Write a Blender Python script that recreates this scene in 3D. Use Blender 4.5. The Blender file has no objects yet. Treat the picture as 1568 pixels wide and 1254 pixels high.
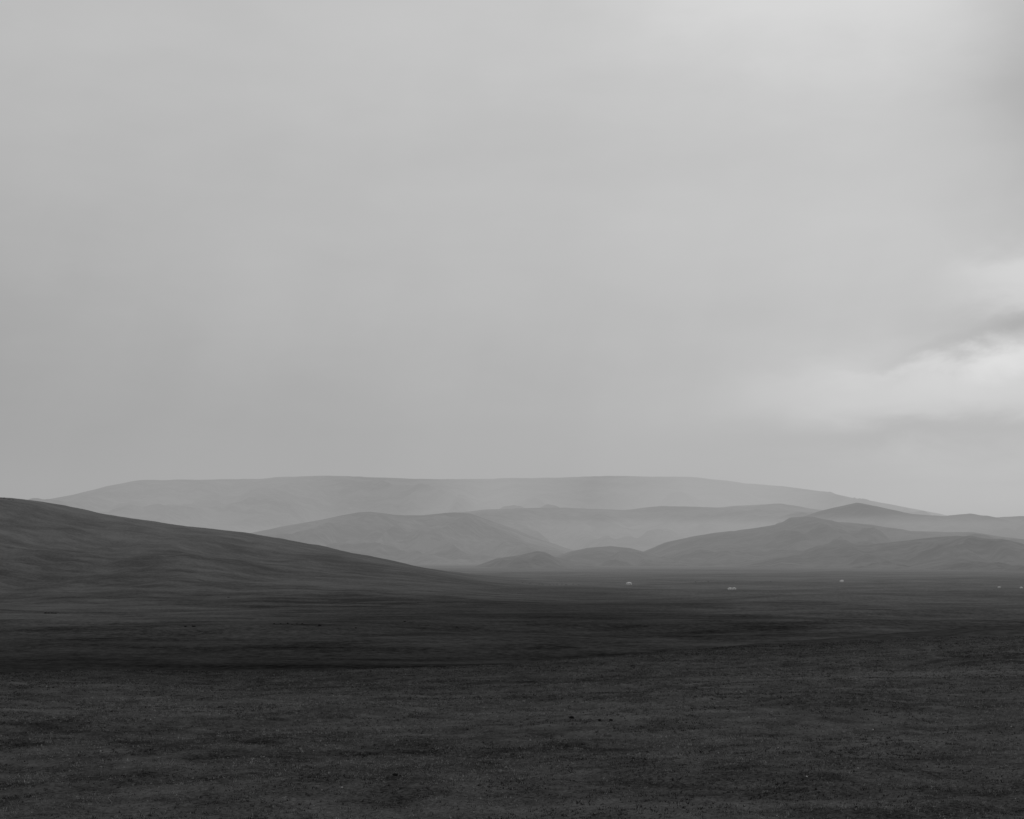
import bpy, math, random
import numpy as np
random.seed(4); rng=np.random.default_rng(11)
scene=bpy.context.scene
F=2178.0; UH=784.0; VH=850.0     # survey constants (focal length in photo px, eye level)

# ------------------------------------------------------------ noise
def _h(ix,iy,s):
    n=(ix.astype(np.int64)*374761393+iy.astype(np.int64)*668265263+s*1442695041)&0xffffffff
    n=((n^(n>>13))*1274126177)&0xffffffff
    n=(n^(n>>16))&0xffffffff
    return n.astype(np.float64)/4294967295.0*2-1
def vn(x,y,s=0):
    ix=np.floor(x);iy=np.floor(y);fx=x-ix;fy=y-iy
    fx=fx*fx*fx*(fx*(fx*6-15)+10);fy=fy*fy*fy*(fy*(fy*6-15)+10)
    a=_h(ix,iy,s);b=_h(ix+1,iy,s);c=_h(ix,iy+1,s);d=_h(ix+1,iy+1,s)
    return (a*(1-fx)+b*fx)*(1-fy)+(c*(1-fx)+d*fx)*fy
def fbm(x,y,o=4,s=0,g=0.5):
    x=np.asarray(x,float);y=np.asarray(y,float);t=0;a=1
    for i in range(o):
        xr=x*0.8-y*0.6;yr=x*0.6+y*0.8
        t=t+a*vn(xr+17.3*i,yr-9.1*i,s+i);x=xr*2.03;y=yr*2.03;a*=g
    return t
def ss(t):
    t=np.clip(t,0,1);return t*t*(3-2*t)

# ------------------------------------------------------------ terrain functions
def crest_y(x): return 150+0.95*np.clip(x,0,250)+0.40*np.clip(x,-200,0)
def ground_z(x,y):
    x=np.asarray(x,float);y=np.asarray(y,float)
    r=np.hypot(x,y)
    yy=np.clip(y,-300,400)
    near=-(5.2+0.040*np.abs(yy))+0.022*np.clip(x,0,150)+0.004*np.clip(x,-200,0)+0.012*np.clip(x,0,150)
    near=near+0.35*fbm(x/26,y/20,3,5)*np.clip(r/60,0,1)
    yc=crest_y(x)+12*vn(x/40,x*0,3)
    s=y-yc
    plain=-26+1.3*fbm(x/210,y/150,4,21)*np.clip((5000-r)/3000,0,1)
    k=ss((s+10)/170)
    z=near*(1-k)+plain*k
    z=z+ss((s-120)/200)*(2.1*vn(x/260,y/90,31)+1.2*vn(x/90,y/40,32))*np.clip((2600-y)/1500,0,1)
    m=np.clip((500-r)/400,0,1)
    z=z+m*(0.06*fbm(x/1.6,y/1.6,3,41)+0.09*fbm(x/6,y/5,2,44))
    return z

HX=np.array([-2600,-1500,-1000,-700,-480,-455,-430,-393,-325,-257,-215,-188,-139,-102,-52,-15,20,60,400],float)
HZ=np.array([40,95,84,66,54,53,46,38,28.5,20,12.5,6.5,-1.5,-9.5,-18.5,-23.5,-26.5,-30,-40],float)
def hill_z(x,y):
    x=np.asarray(x,float);y=np.asarray(y,float)
    top=np.interp(x,HX,HZ)
    top=(top+np.interp(x-14,HX,HZ)+np.interp(x+14,HX,HZ))/3
    yr=1350+60*vn(x/300,x*0+2,7)
    w=np.where(y<yr,720+150*vn(x/190,x*0,8)+40*vn(x/60,x*0+.3,9),900)
    t=np.clip(1-np.abs(y-yr)/w,0,1)
    p=t**1.35
    p=np.where(t>0.86,1-(1-t)**2*2.2-(0.0),p*(1-0.0431)/(0.86**1.35))
    h=top+27.5
    z=-27.5+h*p
    env=np.clip(h/50,0,1)*np.sin(np.clip(t,0,1)*math.pi)
    z=z+env*(5.0*fbm(x/120,y/190,4,61)+2.2*fbm(x/28,y/50,4,66))
    return z

def make_mesh(name,verts,faces,mat,smooth=True):
    me=bpy.data.meshes.new(name)
    nf=len(faces);k=faces.shape[1]
    me.vertices.add(len(verts));me.vertices.foreach_set("co",np.ascontiguousarray(verts,dtype=np.float32).ravel())
    me.loops.add(nf*k);me.loops.foreach_set("vertex_index",np.ascontiguousarray(faces,dtype=np.int32).ravel())
    me.polygons.add(nf);me.polygons.foreach_set("loop_start",np.arange(0,nf*k,k,dtype=np.int32))
    me.polygons.foreach_set("loop_total",np.full(nf,k,dtype=np.int32))
    me.polygons.foreach_set("use_smooth",np.full(nf,smooth,dtype=bool))
    me.update(calc_edges=True)
    if mat: me.materials.append(mat)
    ob=bpy.data.objects.new(name,me);scene.collection.objects.link(ob);return ob
def grid_faces(nr,nc,wrap=False):
    i=np.arange(nr-1)[:,None];j=np.arange(nc if wrap else nc-1)[None,:]
    j2=(j+1)%nc
    a=i*nc+j;b=i*nc+j2;c=(i+1)*nc+j2;d=(i+1)*nc+j
    return np.stack([a,b,c,d],-1).reshape(-1,4)

# ------------------------------------------------------------ node helpers
class NT:
    def __init__(s,t): s.t=t;s.n=t.nodes;s.l=t.links
    def new(s,k,**kw):
        n=s.n.new(k)
        for a,b in kw.items(): setattr(n,a,b)
        return n
    def put(s,sock,v):
        if isinstance(v,(int,float)): sock.default_value=v
        elif isinstance(v,tuple): sock.default_value=v
        else: s.l.new(v,sock)
    def m(s,op,a,b=0.0,c=None,clamp=False):
        n=s.new("ShaderNodeMath",operation=op);n.use_clamp=clamp
        s.put(n.inputs[0],a);s.put(n.inputs[1],b)
        if c is not None: s.put(n.inputs[2],c)
        return n.outputs[0]
    def noise(s,vec,scale,detail=4,rough=.55,dist=0.0):
        n=s.new("ShaderNodeTexNoise");s.l.new(vec,n.inputs["Vector"])
        n.inputs["Scale"].default_value=scale;n.inputs["Detail"].default_value=detail
        n.inputs["Roughness"].default_value=rough;n.inputs["Distortion"].default_value=dist
        return n.outputs["Fac"]
    def mapr(s,v,a,b,c,d,smooth=False):
        n=s.new("ShaderNodeMapRange");n.interpolation_type='SMOOTHSTEP' if smooth else 'LINEAR'
        s.put(n.inputs[0],v)
        for i,q in enumerate((a,b,c,d)): n.inputs[i+1].default_value=q
        return n.outputs[0]
    def scalev(s,vec,sc):
        n=s.new("ShaderNodeVectorMath",operation='MULTIPLY');s.l.new(vec,n.inputs[0]);n.inputs[1].default_value=sc
        return n.outputs[0]

def steppe_material(name,lo,hi,near=False,w=(1.3,1.5,1.6,1.6)):
    mt=bpy.data.materials.new(name);mt.use_nodes=True;N=NT(mt.node_tree)
    b=N.n["Principled BSDF"];b.inputs["Roughness"].default_value=0.95
    b.inputs["Specular IOR Level"].default_value=0.0
    pos=N.new("ShaderNodeNewGeometry").outputs["Position"]
    big=N.noise(N.scalev(pos,(.7,1.6,1)),0.0045,3,.55,.5)
    mid=N.noise(N.scalev(pos,(.8,1.5,1)),0.035,5,.62)
    sm=N.noise(pos,0.45,4,.68)
    ws=[(big,w[0]),(mid,w[1]),(sm,w[2])]
    if near:
        fine=N.noise(pos,9.0,2,.7);ws.append((fine,w[3]))
    f=0.5
    for n_,a in ws:
        f=N.m('ADD',f,N.m('MULTIPLY_ADD',n_,a,-a/2))
    f=N.m('ADD',f,0.0,clamp=True)
    val=N.mapr(f,0,1,lo,hi)
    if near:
        # shade in the hollow behind the rise, painted into the grass colour
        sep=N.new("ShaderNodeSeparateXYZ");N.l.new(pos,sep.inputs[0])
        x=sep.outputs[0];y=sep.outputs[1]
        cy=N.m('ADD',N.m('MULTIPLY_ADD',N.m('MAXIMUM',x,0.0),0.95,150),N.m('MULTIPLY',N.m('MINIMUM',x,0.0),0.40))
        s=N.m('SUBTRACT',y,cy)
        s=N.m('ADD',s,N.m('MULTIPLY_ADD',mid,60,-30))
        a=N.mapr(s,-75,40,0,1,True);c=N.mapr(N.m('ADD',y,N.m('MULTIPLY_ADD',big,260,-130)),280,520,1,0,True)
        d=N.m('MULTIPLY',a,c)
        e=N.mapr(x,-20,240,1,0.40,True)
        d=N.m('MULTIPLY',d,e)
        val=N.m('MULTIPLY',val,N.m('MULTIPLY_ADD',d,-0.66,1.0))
        # darker ground tone running out from the toe of the hill
        xw=N.m('ADD',x,N.m('MULTIPLY_ADD',big,160,-80))
        g=N.m('MULTIPLY',N.mapr(xw,-150,-30,0,1,True),N.mapr(xw,55,130,1,0,True))
        g=N.m('MULTIPLY',g,N.m('MULTIPLY',N.mapr(y,350,520,0,1,True),N.mapr(y,1050,1300,1,0,True)))
        val=N.m('MULTIPLY',val,N.m('MULTIPLY_ADD',g,-0.40,1.0))
    cmb=N.new("ShaderNodeCombineColor")
    for i in range(3): N.l.new(val,cmb.inputs[i])
    N.l.new(cmb.outputs[0],b.inputs["Base Color"])
    bp2=N.new("ShaderNodeBump");bp2.inputs["Strength"].default_value=0.9;bp2.inputs["Distance"].default_value=4.0
    hgt=N.noise(pos,0.03,5,.62)
    if near: hgt=N.m('ADD',hgt,N.m('MULTIPLY',sm,.05))
    N.l.new(hgt,bp2.inputs["Height"])
    N.l.new(bp2.outputs[0],b.inputs["Normal"])
    return mt
def grey_material(name,v,rough=.9,var=0.0,scale=3,attr=None):
    mt=bpy.data.materials.new(name);mt.use_nodes=True;N=NT(mt.node_tree)
    b=N.n["Principled BSDF"];b.inputs["Roughness"].default_value=rough
    b.inputs["Specular IOR Level"].default_value=0.1
    if attr:
        n=N.new("ShaderNodeAttribute");n.attribute_name=attr;f=n.outputs["Fac"]
    else:
        f=N.noise(N.new("ShaderNodeNewGeometry").outputs["Position"],scale,3)
    val=N.mapr(f,0,1,v*(1-var),v*(1+var))
    cmb=N.new("ShaderNodeCombineColor")
    for i in range(3): N.l.new(val,cmb.inputs[i])
    N.l.new(cmb.outputs[0],b.inputs["Base Color"]);return mt

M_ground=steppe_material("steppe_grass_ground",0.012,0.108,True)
M_hill=steppe_material("hill_grass",0.005,0.080,False,(1.8,2.3,1.5))
M_far=steppe_material("mountain_grass",0.005,0.13,False,(2.8,2.2,.5))
M_foot=steppe_material("foothill_grass",0.003,0.085,False,(2.8,2.6,.5))

# ------------------------------------------------------------ ground sheet (full circle, to 45 km)
th=np.concatenate([np.radians(np.linspace(-26,26,520)),np.radians(np.linspace(30,330,76))])
r=np.concatenate([[0.5,4,9,15],np.geomspace(20,45000,900)])
R,T=np.meshgrid(r,th,indexing='ij')
X=R*np.sin(T);Y=R*np.cos(T);Z=ground_z(X,Y)
make_mesh("grassland_ground",np.stack([X,Y,Z],-1).reshape(-1,3),grid_faces(len(r),len(th),True),M_ground)

# left hill
xs=np.concatenate([np.linspace(-2600,-800,90,endpoint=False),np.linspace(-800,60,430)])
ys=np.concatenate([np.linspace(440,1500,430),np.linspace(1510,2300,60)])
Yg,Xg=np.meshgrid(ys,xs,indexing='ij')
make_mesh("grassy_hill",np.stack([Xg,Yg,hill_z(Xg,Yg)],-1).reshape(-1,3),grid_faces(len(ys),len(xs)),M_hill)

# ------------------------------------------------------------ distant hills
def ridge(name,D,pts,wf,wb,seed,spur=0.35,rough=0.05,power=1.2,n=420,mat=None,wob=0.0):
    u=np.array([p[0] for p in pts],float);v=np.array([p[1] for p in pts],float)
    xk=(u-UH)/F*D;zk=(VH-v)/F*D
    x=np.linspace(xk[0],xk[-1],n*2)
    top=np.interp(x,xk,zk);k=max(3,int(n*2/110))|1
    ker=np.hanning(k+2)[1:-1];ker/=ker.sum()
    top=np.convolve(np.pad(top,k//2,'edge'),ker,'valid')
    top=top+fbm(x/(D*.02),x*0,4,seed+50)*rough*0.14*(top.max()+26)
    m=220;t=np.concatenate([np.linspace(-1,0,m),np.linspace(0,1,50)[1:]])
    Tg,Xg=np.meshgrid(t,x,indexing='ij');Tp=np.broadcast_to(top,Xg.shape)
    L=wf
    Wf=wf*(1+spur*fbm(Xg/(L*.45)+2.0*Tg*.3,Tg*.7,3,seed))
    yr=D+wob*vn(Xg/(L*1.1),Xg*0,seed+9)
    Yg=yr+np.where(Tg<0,Tg*Wf,Tg*wb)
    q=1-np.abs(Tg)
    p=q**power
    p=np.where(q>.8,p+(1-p)*ss((q-.8)/.2)*0.35,p)
    base=-34.0
    h=Tp-base
    Zg=base+h*p
    env=np.sin(np.clip(q,0,1)*math.pi)*h
    rid=1-np.abs(fbm(Xg/(L*.30)+.4*fbm(Xg/L,Yg/L,2,seed+4),Yg/(L*.75),4,seed+2))*1.7
    Zg=Zg+env*rough*5.2*(rid-.5)+env*rough*1.4*fbm(Xg/(L*.07),Yg/(L*.12),4,seed+12)
    return make_mesh(name,np.stack([Xg,Yg,Zg],-1).reshape(-1,3),grid_faces(len(t),len(x)),mat or M_foot)

ridge("mountain",10000,[(-420,775),(-150,772),(0,768),(60,766),(100,759),(150,747),(185,740),(215,734.5),(300,734),(400,732.5),(425,729),(500,726.5),(570,728),(630,732),(690,731),(860,729.5),(905,727),(1060,728),(1085,731),(1125,734),(1145,738),(1200,743),(1260,752),(1330,765),(1400,778),(1450,788),(1520,802),(1700,815),(2000,840)],3300,3000,101,.3,.045,.9,n=520,wob=300,mat=M_far)
ridge("distant_ridge",7000,[(420,850),(560,810),(660,790),(740,782),(790,780),(870,779),(950,782),(1010,776.5),(1100,777),(1150,773),(1190,771),(1230,777),(1300,786),(1400,800),(1560,822),(1700,850)],1700,1500,131,.35,.05,1.1,wob=200,mat=M_far)
ridge("foothill",5000,[(240,860),(320,836),(380,817),(430,806),(490,795),(520,788),(545,783.5),(565,783),(600,787),(645,787.5),(695,783),(720,785),(750,796),(790,810),(830,826),(870,840),(940,858),(1000,872)],1250,1300,151,.4,.06,1.15,wob=150,mat=M_far)
ridge("foothill",5600,[(1080,850),(1150,822),(1200,800),(1240,787),(1275,777),(1308,770),(1345,777),(1390,787),(1440,791.5),(1480,787),(1520,792.5),(1568,790),(1640,780),(1800,800),(2000,850)],1300,1200,171,.35,.06,1.1,wob=120)
ridge("foothill",4300,[(930,868),(980,846),(1020,830),(1060,821),(1110,814),(1160,808),(1200,801),(1213,793),(1240,790),(1262,794),(1290,799),(1340,803),(1400,812),(1500,815),(1600,830),(1750,870)],1050,1100,191,.4,.07,1.15,wob=110)
ridge("foothill",3250,[(1060,882),(1120,866),(1170,856),(1225,848),(1250,837),(1285,830.5),(1310,834),(1365,831),(1430,823),(1470,820),(1500,823),(1540,832),(1600,838),(1700,830),(1900,860),(2000,885)],760,900,211,.4,.075,1.1,wob=90)
ridge("foothill",2700,[(1360,884),(1410,868),(1450,857),(1480,853),(1510,858),(1545,867),(1620,872),(1720,884)],420,500,231,.4,.08,1.2,wob=50)
ridge("foothill",3900,[(820,872),(850,853),(875,844),(900,839),(935,836),(965,839),(1000,848),(1050,858),(1110,872)],620,700,251,.35,.07,1.2,wob=60)
ridge("foothill",3200,[(700,876),(730,866),(760,855),(795,850),(822,844),(833,845),(848,852),(880,860),(930,869),(970,877)],430,500,271,.4,.08,1.2,wob=50)

# ------------------------------------------------------------ grass tufts in the foreground
def blades(name,n_t,y0,y1,nb,hmin,hmax,w0,mat,clump=.03):
    y=y0+(y1-y0)*rng.random(n_t)**1.25;x=(rng.random(n_t)*2-1)*(0.40*y+3)
    dens=fbm(x/7,y/7,3,77)*.35+fbm(x/1.4,y/1.4,2,78)*.6
    k=dens>rng.normal(-.15,.5,n_t);x=x[k];y=y[k];n=len(x)
    big=(1+y/120)                                  # only the larger tussocks are kept further out
    tone=np.clip(rng.beta(1.2,2.2,n)+.22*fbm(x/3,y/3,2,80),0,1)
    hollow_shade=ss((y-crest_y(x)+75)/115)                  # hollow shade painted into the blade tone near the crest
    tone=tone*(1-.75*hollow_shade*np.interp(x,[-20,240],[1,.4]))
    bx=np.repeat(x,nb)+rng.normal(0,clump,n*nb)*np.repeat(big,nb);by=np.repeat(y,nb)+rng.normal(0,clump,n*nb)
    bz=ground_z(bx,by)-0.01
    h=np.repeat((hmin+(hmax-hmin)*rng.random(n)**2.2)*big,nb)*(.6+.6*rng.random(n*nb))
    a=rng.random(n*nb)*6.283;w=w0*(.6+.8*rng.random(n*nb))*np.repeat(big,nb)
    dx=np.cos(a)*w;dy=np.sin(a)*w
    lx=rng.normal(0,.45,n*nb)*h;ly=rng.normal(0,.45,n*nb)*h
    V=np.stack([np.stack([bx-dx,by-dy,bz],-1),np.stack([bx+dx,by+dy,bz],-1),np.stack([bx+lx,by+ly,bz+h],-1)],1).reshape(-1,3)
    o=make_mesh(name,V,np.arange(len(V)).reshape(-1,3),mat,False)
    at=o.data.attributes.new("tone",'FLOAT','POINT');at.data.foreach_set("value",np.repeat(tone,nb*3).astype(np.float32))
    return o
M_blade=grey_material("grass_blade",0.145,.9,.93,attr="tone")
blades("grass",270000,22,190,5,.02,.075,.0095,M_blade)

# ------------------------------------------------------------ stones
def stones(name,P,S,mat,seed):
    import bmesh
    bm=bmesh.new();bmesh.ops.create_icosphere(bm,subdivisions=2,radius=1)
    v=np.array([q.co[:] for q in bm.verts]);f=np.array([[q.index for q in g.verts] for g in bm.faces]);bm.free()
    VV=[];FF=[]
    for i,(p,s) in enumerate(zip(P,S)):
        d=1+.35*vn(v[:,0]*1.3+i*7.1,v[:,1]*1.3+v[:,2]*.9,seed)
        a=rng.random()*6.28;c,sn=math.cos(a),math.sin(a)
        w=v*d[:,None]*np.array([1.25,.85,.6])*s
        w=np.stack([w[:,0]*c-w[:,1]*sn,w[:,0]*sn+w[:,1]*c,w[:,2]],-1)+np.array(p)
        VV.append(w);FF.append(f+len(v)*i)
    return make_mesh(name,np.concatenate(VV),np.concatenate(FF),mat)
n=170;y=26+150*rng.random(n)**1.2;x=(rng.random(n)*2-1)*.4*y
stones("pale_stones",list(zip(x,y,ground_z(x,y)+.03)),.012+.028*rng.random(n)**3,grey_material("pale_stone",.36,.8,.4,2),3)
n=40;y=28+420*rng.random(n)**1.4;x=(rng.random(n)*2-1)*.4*y
P=list(zip(x,y,ground_z(x,y)+.02));S=list((.02+.025*rng.random(n)**2)*(1+y/120))
for (u,v,s) in [(605,1188,.08),(613,1190,.04),(875,1100,.10),(918,1104,.09),(935,1104,.08),(716,1118,.06)]:
    yy=60.0
    for _ in range(40):
        xx=(u-UH)/F*yy;zz=float(ground_z(xx,yy));yy=.5*yy+.5*(-zz*F/(v-VH))
    P.append((xx,yy,zz+.05));S.append(s)
stones("dark_stones",P,S,grey_material("dark_stone",.012,.9,.4,2),5)

# low shrubs at the foot of the hill
def surf(x,y): return max(float(ground_z(x,y)),float(hill_z(x,y)) if x<60 and 440<y<2300 else -99)
P=[];S=[]
for (u,d,s) in [(70,610,.8),(74,612,.6),(80,612,.7),(85,610,.5),(284,470,.4),(297,470,.5),(420,480,.4),(430,481,.4),(441,483,.5),(447,480,.3),(455,482,.4),(463,484,.3),(490,476,.6),(545,470,.4),(620,520,.4),(700,500,.4),(0,1290,1.3),(6,1290,1.5),(14,1288,1.2),(20,1292,1.1),(640,760,.5),(350,800,.6)]:
    x=(u-UH)/F*d;P.append((x,d,surf(x,d)+s*.3));S.append(s)
stones("low_shrubs",P,S,grey_material("shrub_leaves",.012,.9,.4,2),9)

# ------------------------------------------------------------ gers (felt tents)
M_felt=grey_material("white_felt",.55,.8,.06,1);M_door=grey_material("door_wood",.12);M_rope=grey_material("rope",.35);M_pipe=grey_material("stove_pipe",.06,.5)
def lathe(name,prof,mat,seg=32):
    V=[];
    for (rr,z) in prof:
        for i in range(seg):
            a=2*math.pi*i/seg;V.append((rr*math.cos(a),rr*math.sin(a),z))
    return make_mesh(name,np.array(V),grid_faces(len(prof),seg,True),mat)
def box(name,c,s,mat):
    import bmesh
    bm=bmesh.new();bmesh.ops.create_cube(bm,size=1)
    for q in bm.verts: q.co=(q.co.x*s[0]+c[0],q.co.y*s[1]+c[1],q.co.z*s[2]+c[2])
    bmesh.ops.bevel(bm,geom=bm.edges[:],offset=.01,segments=1)
    me=bpy.data.meshes.new(name);bm.to_mesh(me);bm.free();me.materials.append(mat)
    o=bpy.data.objects.new(name,me);scene.collection.objects.link(o);return o
def ger(u,d,sc=1.0,rot=0.0):
    e=bpy.data.objects.new("yurt",None);scene.collection.objects.link(e)
    parts=[lathe("felt_wall",[(3.0,-.3),(3.02,.0),(3.05,1.0),(3.0,1.62),(2.96,1.66)],M_felt),
      lathe("felt_roof",[(3.12,1.60),(3.1,1.68),(2.3,2.05),(1.5,2.38),(.75,2.66),(.7,2.70),(.02,2.74)],M_felt),
      lathe("crown_ring",[(.74,2.66),(.76,2.80),(.66,2.84),(.6,2.76)],M_door,20),
      lathe("wall_rope",[(3.055,1.05),(3.09,1.08),(3.055,1.11)],M_rope),
      lathe("stove_pipe",[(.07,2.6),(.07,3.5),(.1,3.5),(.1,3.6),(.02,3.6)],M_pipe,10),
      box("door_frame",(0,-3.06,.82),(1.05,.12,1.6),M_felt),box("door",(0,-3.13,.80),(.8,.06,1.4),M_door)]
    for p in parts: p.parent=e
    x=(u-UH)/F*d;e.location=(x,d,surf(x,d)+.05);e.scale=(sc,)*3;e.rotation_euler=(0,0,rot)
for a in [(963,1120,.75,.3),(1118,1010,.55,.6),(1124,1016,.5,.2),(1289,1420,.7,.8),(1530,1180,.42,.2),(1564,1170,.42,.4)]: ger(*a)

# ------------------------------------------------------------ herd of grazing horses
def horse_mesh():
    V=[];E=[];Rr=[]
    def a(p,rad,par=None):
        V.append(p);Rr.append(rad)
        if par is not None:E.append((par,len(V)-1))
        return len(V)-1
    pel=a((-.55,0,1.12),.27);b1=a((0,0,1.08),.29,pel);ch=a((.5,0,1.1),.29,b1)
    nk=a((.82,0,1.12),.18,ch);n2=a((1.12,0,.82),.13,nk);hd=a((1.25,0,.5),.12,n2);a((1.3,0,.15),.07,hd)
    tl=a((-.86,0,1.1),.08,pel);t2=a((-.98,0,.8),.07,tl);a((-.98,0,.45),.05,t2)
    for s in (-1,1):
        k=a((-.58,s*.17,.82),.15,pel);h=a((-.70,s*.17,.50),.075,k);f=a((-.62,s*.17,.12),.045,h);a((-.57,s*.17,.02),.06,f)
        k=a((.52,s*.16,.78),.12,ch);h=a((.54,s*.16,.46),.065,k);f=a((.52,s*.16,.12),.045,h);a((.56,s*.16,.02),.06,f)
    me=bpy.data.meshes.new("horse");me.from_pydata(V,E,[])
    o=bpy.data.objects.new("horse_tmp",me);scene.collection.objects.link(o)
    o.modifiers.new("s","SKIN")
    for i,sv in enumerate(me.skin_vertices[0].data): sv.radius=(Rr[i],Rr[i]);sv.use_root=(i==0)
    su=o.modifiers.new("u","SUBSURF");su.levels=1
    bpy.context.view_layer.update()
    m2=bpy.data.meshes.new_from_object(o.evaluated_get(bpy.context.evaluated_depsgraph_get()))
    bpy.data.objects.remove(o);return m2
hm=horse_mesh();hm.materials.clear();hm.materials.append(grey_material("horse_coat",.03,.6,.5,1))
herd=bpy.data.objects.new("horse_herd",None);scene.collection.objects.link(herd)
for i,u in enumerate([800,812,826,831,842,848,853,861,867,878,886,1065,1075,1085,1180]):
    d=1290+rng.normal(0,18);x=(u-UH)/F*d
    o=bpy.data.objects.new("horse_%d"%(i+1),hm);scene.collection.objects.link(o);o.parent=herd
    o.location=(x,d,surf(x,d));o.rotation_euler=(0,0,rng.random()*6.28)

# ------------------------------------------------------------ haze, mist and rain veils: glowing volumes standing in for scattered skylight
def haze(name,V,sig,L):
    mt=bpy.data.materials.new(name);mt.use_nodes=True;N=NT(mt.node_tree);N.n.clear()
    out=N.new("ShaderNodeOutputMaterial");ab=N.new("ShaderNodeVolumeAbsorption");em=N.new("ShaderNodeEmission");ad=N.new("ShaderNodeAddShader")
    ab.inputs["Color"].default_value=(0,0,0,1);ab.inputs["Density"].default_value=sig
    em.inputs["Color"].default_value=(1,1,1,1);em.inputs["Strength"].default_value=L*sig  # volume emits its own glow in place of scattered skylight
    N.l.new(ab.outputs[0],ad.inputs[0]);N.l.new(em.outputs[0],ad.inputs[1]);N.l.new(ad.outputs[0],out.inputs["Volume"])
    Fc=[(0,3,2,1),(4,5,6,7),(0,1,5,4),(1,2,6,5),(2,3,7,6),(3,0,4,7)]
    return make_mesh(name,np.array(V,float),np.array(Fc),mt,False)
def slab(name,x0,x1,y0,y1,z0,z1,sig,L):
    return haze(name,[(x0,y0,z0),(x1,y0,z0),(x1,y1,z0),(x0,y1,z0),(x0,y0,z1),(x1,y0,z1),(x1,y1,z1),(x0,y1,z1)],sig,L)
def veil(name,cx,cy,ax,ay,z0,z1,sig,L,lean=0):
    B=[(cx-ax,cy),(cx,cy-ay),(cx+ax,cy),(cx,cy+ay)]
    return haze(name,[(a,b,z0) for a,b in B]+[(a+lean,b,z1) for a,b in B],sig,L)
slab("valley_haze",-9000,9000,520,12500,-300,130,1.75e-4,.40)
slab("upper_haze",-9001,9001,521,12501,131,640,1.0e-4,.41)
veil("rain_mist_veil",2300,6700,3300,2000,-299,700,1.4e-4,.55,500)  # stronger glow, added to brighten the mist and low sky on the right
veil("rain_mist_veil",900,8000,700,1500,-298,701,2.4e-4,.46,350)
veil("rain_mist_veil",-300,7900,520,1400,-295,703,1.9e-4,.44,350)
veil("rain_mist_veil",-1900,8200,900,1500,-297,702,1.2e-4,.42,350)
veil("rain_mist_veil",1200,4900,1300,900,-296,120,2.2e-4,.46)  # low glowing mist between the hills, not rain

# ------------------------------------------------------------ sky
w=bpy.data.worlds.new("World");scene.world=w;w.use_nodes=True
w.cycles.sampling_method='NONE'
N=NT(w.node_tree);bg=N.n["Background"]
EL=math.radians(28);AZ=math.radians(32)   # sun to the right, ahead
sky=N.new("ShaderNodeTexSky");sky.sky_type='NISHITA';sky.sun_disc=False;sky.sun_elevation=EL;sky.sun_rotation=AZ
sky.air_density=1.5;sky.dust_density=4
bw=N.new("ShaderNodeRGBToBW");N.l.new(sky.outputs[0],bw.inputs[0])
d=N.new("ShaderNodeTexCoord").outputs["Generated"]
sep=N.new("ShaderNodeSeparateXYZ");N.l.new(d,sep.inputs[0])
az0=N.m('ARCTAN2',sep.outputs[0],sep.outputs[1]);el0=N.m('ARCSINE',sep.outputs[2])
n1=N.noise(N.scalev(d,(1,1,1.8)),5,4,.5);n2=N.noise(N.scalev(d,(1,1,2.4)),13,6,.58,.4);n3=N.noise(N.scalev(d,(1.0,1.2,3.2)),9,4,.5)
az=N.m('ADD',az0,N.m('MULTIPLY_ADD',n1,.10,-.05));el=N.m('ADD',el0,N.m('MULTIPLY_ADD',n2,.05,-.025))
def dirn(u,v):
    a=(u-UH)/F;e=(VH-v)/F
    return math.atan(a),math.asin(e/math.sqrt(1+a*a+e*e))
def lin(s): s/=255;return ((s+.055)/1.055)**2.4
def ramp(u,pts):
    n=N.new("ShaderNodeValToRGB");cr=n.color_ramp
    L=[]
    for v,s in pts: L.append((max(0,dirn(u,v)[1])/0.6,lin(s)))
    L.sort()
    cr.elements[0].position=L[0][0];cr.elements[1].position=L[-1][0]
    cr.elements[0].color=(L[0][1],)*3+(1,);cr.elements[1].color=(L[-1][1],)*3+(1,)
    for p,c in L[1:-1]:
        e=cr.elements.new(p);e.color=(c,c,c,1)
    cr.interpolation='CARDINAL'
    N.l.new(N.m('MULTIPLY',el,1/0.6),n.inputs[0]);
    b=N.new("ShaderNodeRGBToBW");N.l.new(n.outputs[0],b.inputs[0]);return b.outputs[0]
def lerp(a,b,t): return N.m('ADD',N.m('MULTIPLY',a,N.m('SUBTRACT',1.0,t)),N.m('MULTIPLY',b,t))
rl=ramp(0,[(850,142),(740,146),(640,149),(540,157),(400,170),(200,183),(0,188),(-300,180)])
rc=ramp(784,[(850,170),(740,172),(640,176),(540,183),(400,189),(200,192),(0,197),(-300,185)])
rr=ramp(1200,[(850,208),(740,206),(640,204),(540,202),(400,201),(200,201),(0,212),(-300,190)])
t1=N.mapr(az,dirn(-200,600)[0],dirn(784,600)[0],0,1);t2=N.mapr(az,dirn(784,600)[0],dirn(1300,600)[0],0,1,True)
val=lerp(lerp(rl,rc,t1),rr,t2)
def blob(u,v,su,sv,amp,tilt=0.0):
    a,e=dirn(u,v)
    da=N.m('SUBTRACT',az,a);de=N.m('SUBTRACT',N.m('SUBTRACT',el,e),N.m('MULTIPLY',da,tilt))
    p=N.m('MULTIPLY',da,F/su);q=N.m('MULTIPLY',de,F/sv)
    q=N.m('MULTIPLY_ADD',q,q,N.m('MULTIPLY',p,p))
    return N.m('MULTIPLY',N.m('EXPONENT',N.m('MULTIPLY',q,-1.0)),amp)
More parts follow.
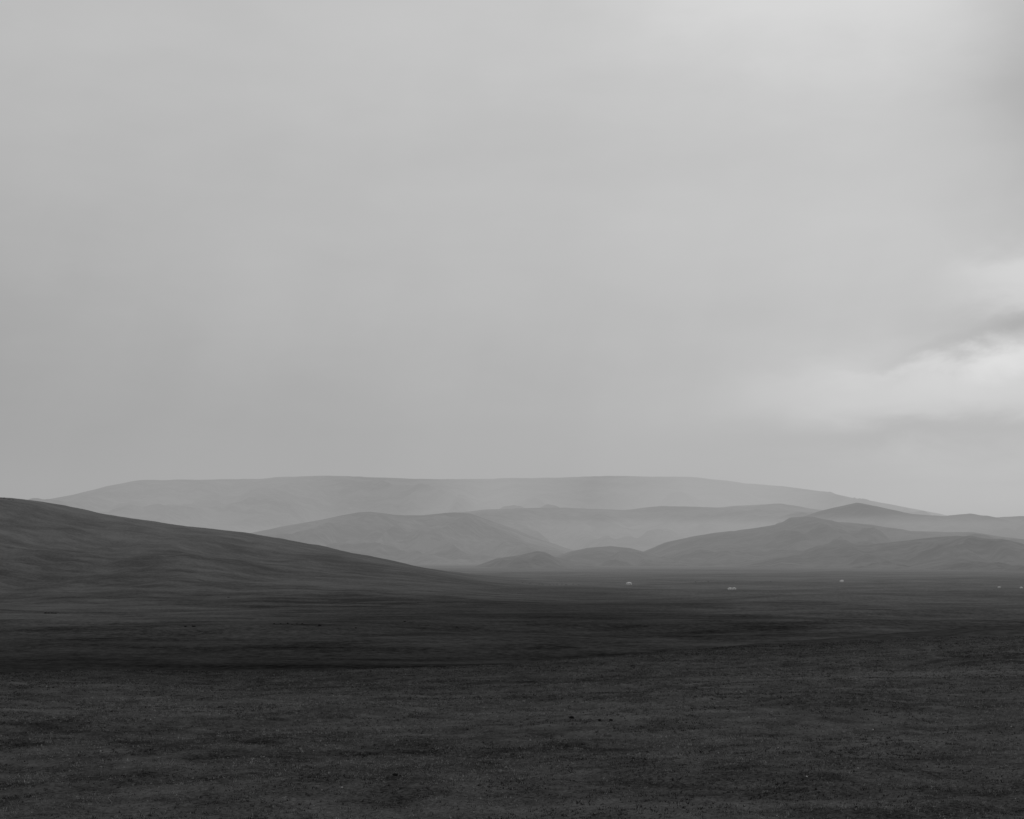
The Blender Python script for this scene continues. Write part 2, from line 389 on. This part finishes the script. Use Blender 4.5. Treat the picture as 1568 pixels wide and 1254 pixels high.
for b in [(1560,425,80,34,.17),(1600,492,110,24,-.16),(1535,556,85,18,.22),(1440,598,210,48,.26),(1400,668,190,22,-.14),(1580,650,110,16,-.06),
          (1640,80,120,220,-.19),(1380,10,160,90,.03),(1120,-10,150,60,.05),(1530,750,220,60,.26),(1420,540,110,13,-.10,.25)]:
    val=N.m('ADD',val,blob(*b))
# faint leaning shafts of rain under the overcast
sc=N.new("ShaderNodeCombineXYZ")
N.l.new(N.m('MULTIPLY_ADD',N.m('MULTIPLY_ADD',el0,-0.35,az0),16,3),sc.inputs[0]);N.l.new(N.m('MULTIPLY',el0,2.2),sc.inputs[1])
shaft=N.noise(sc.outputs[0],1.0,3,.55)
fade=N.mapr(el0,.0,.30,1,0.25,True)
mod=N.m('ADD',N.m('MULTIPLY_ADD',n1,.09,.955),N.m('MULTIPLY_ADD',n3,.13,-.065))
mod=N.m('ADD',mod,N.m('MULTIPLY',N.m('MULTIPLY_ADD',shaft,.17,-.085),fade))
val=N.m('MULTIPLY',val,mod)
val=N.m('ADD',N.m('MULTIPLY',val,.94),N.m('MULTIPLY',N.m('MINIMUM',bw.outputs[0],8.0),.006))
val=N.m('MAXIMUM',val,0.02)
cmb=N.new("ShaderNodeCombineColor")
for i in range(3): N.l.new(val,cmb.inputs[i])
N.l.new(cmb.outputs[0],bg.inputs["Color"]);bg.inputs["Strength"].default_value=1.0

sun=bpy.data.lights.new("sun","SUN");sun.energy=.8;sun.angle=math.radians(12);sun.color=(1,1,1)
so=bpy.data.objects.new("sun",sun);scene.collection.objects.link(so)
from mathutils import Vector
sd=Vector((math.sin(AZ)*math.cos(EL),math.cos(AZ)*math.cos(EL),math.sin(EL)))
so.rotation_euler=sd.to_track_quat('Z','Y').to_euler();so.location=sd*300

# ------------------------------------------------------------ camera
cd=bpy.data.cameras.new("camera");cam=bpy.data.objects.new("camera",cd);scene.collection.objects.link(cam)
cd.sensor_width=36;cd.lens=50.0;cd.shift_y=(VH-627)/1568.0;cd.clip_start=.1;cd.clip_end=80000
cam.location=(0,0,0);cam.rotation_euler=(math.pi/2,0,0)
scene.camera=cam
scene.view_settings.view_transform='Standard';scene.view_settings.look='None';scene.view_settings.exposure=0
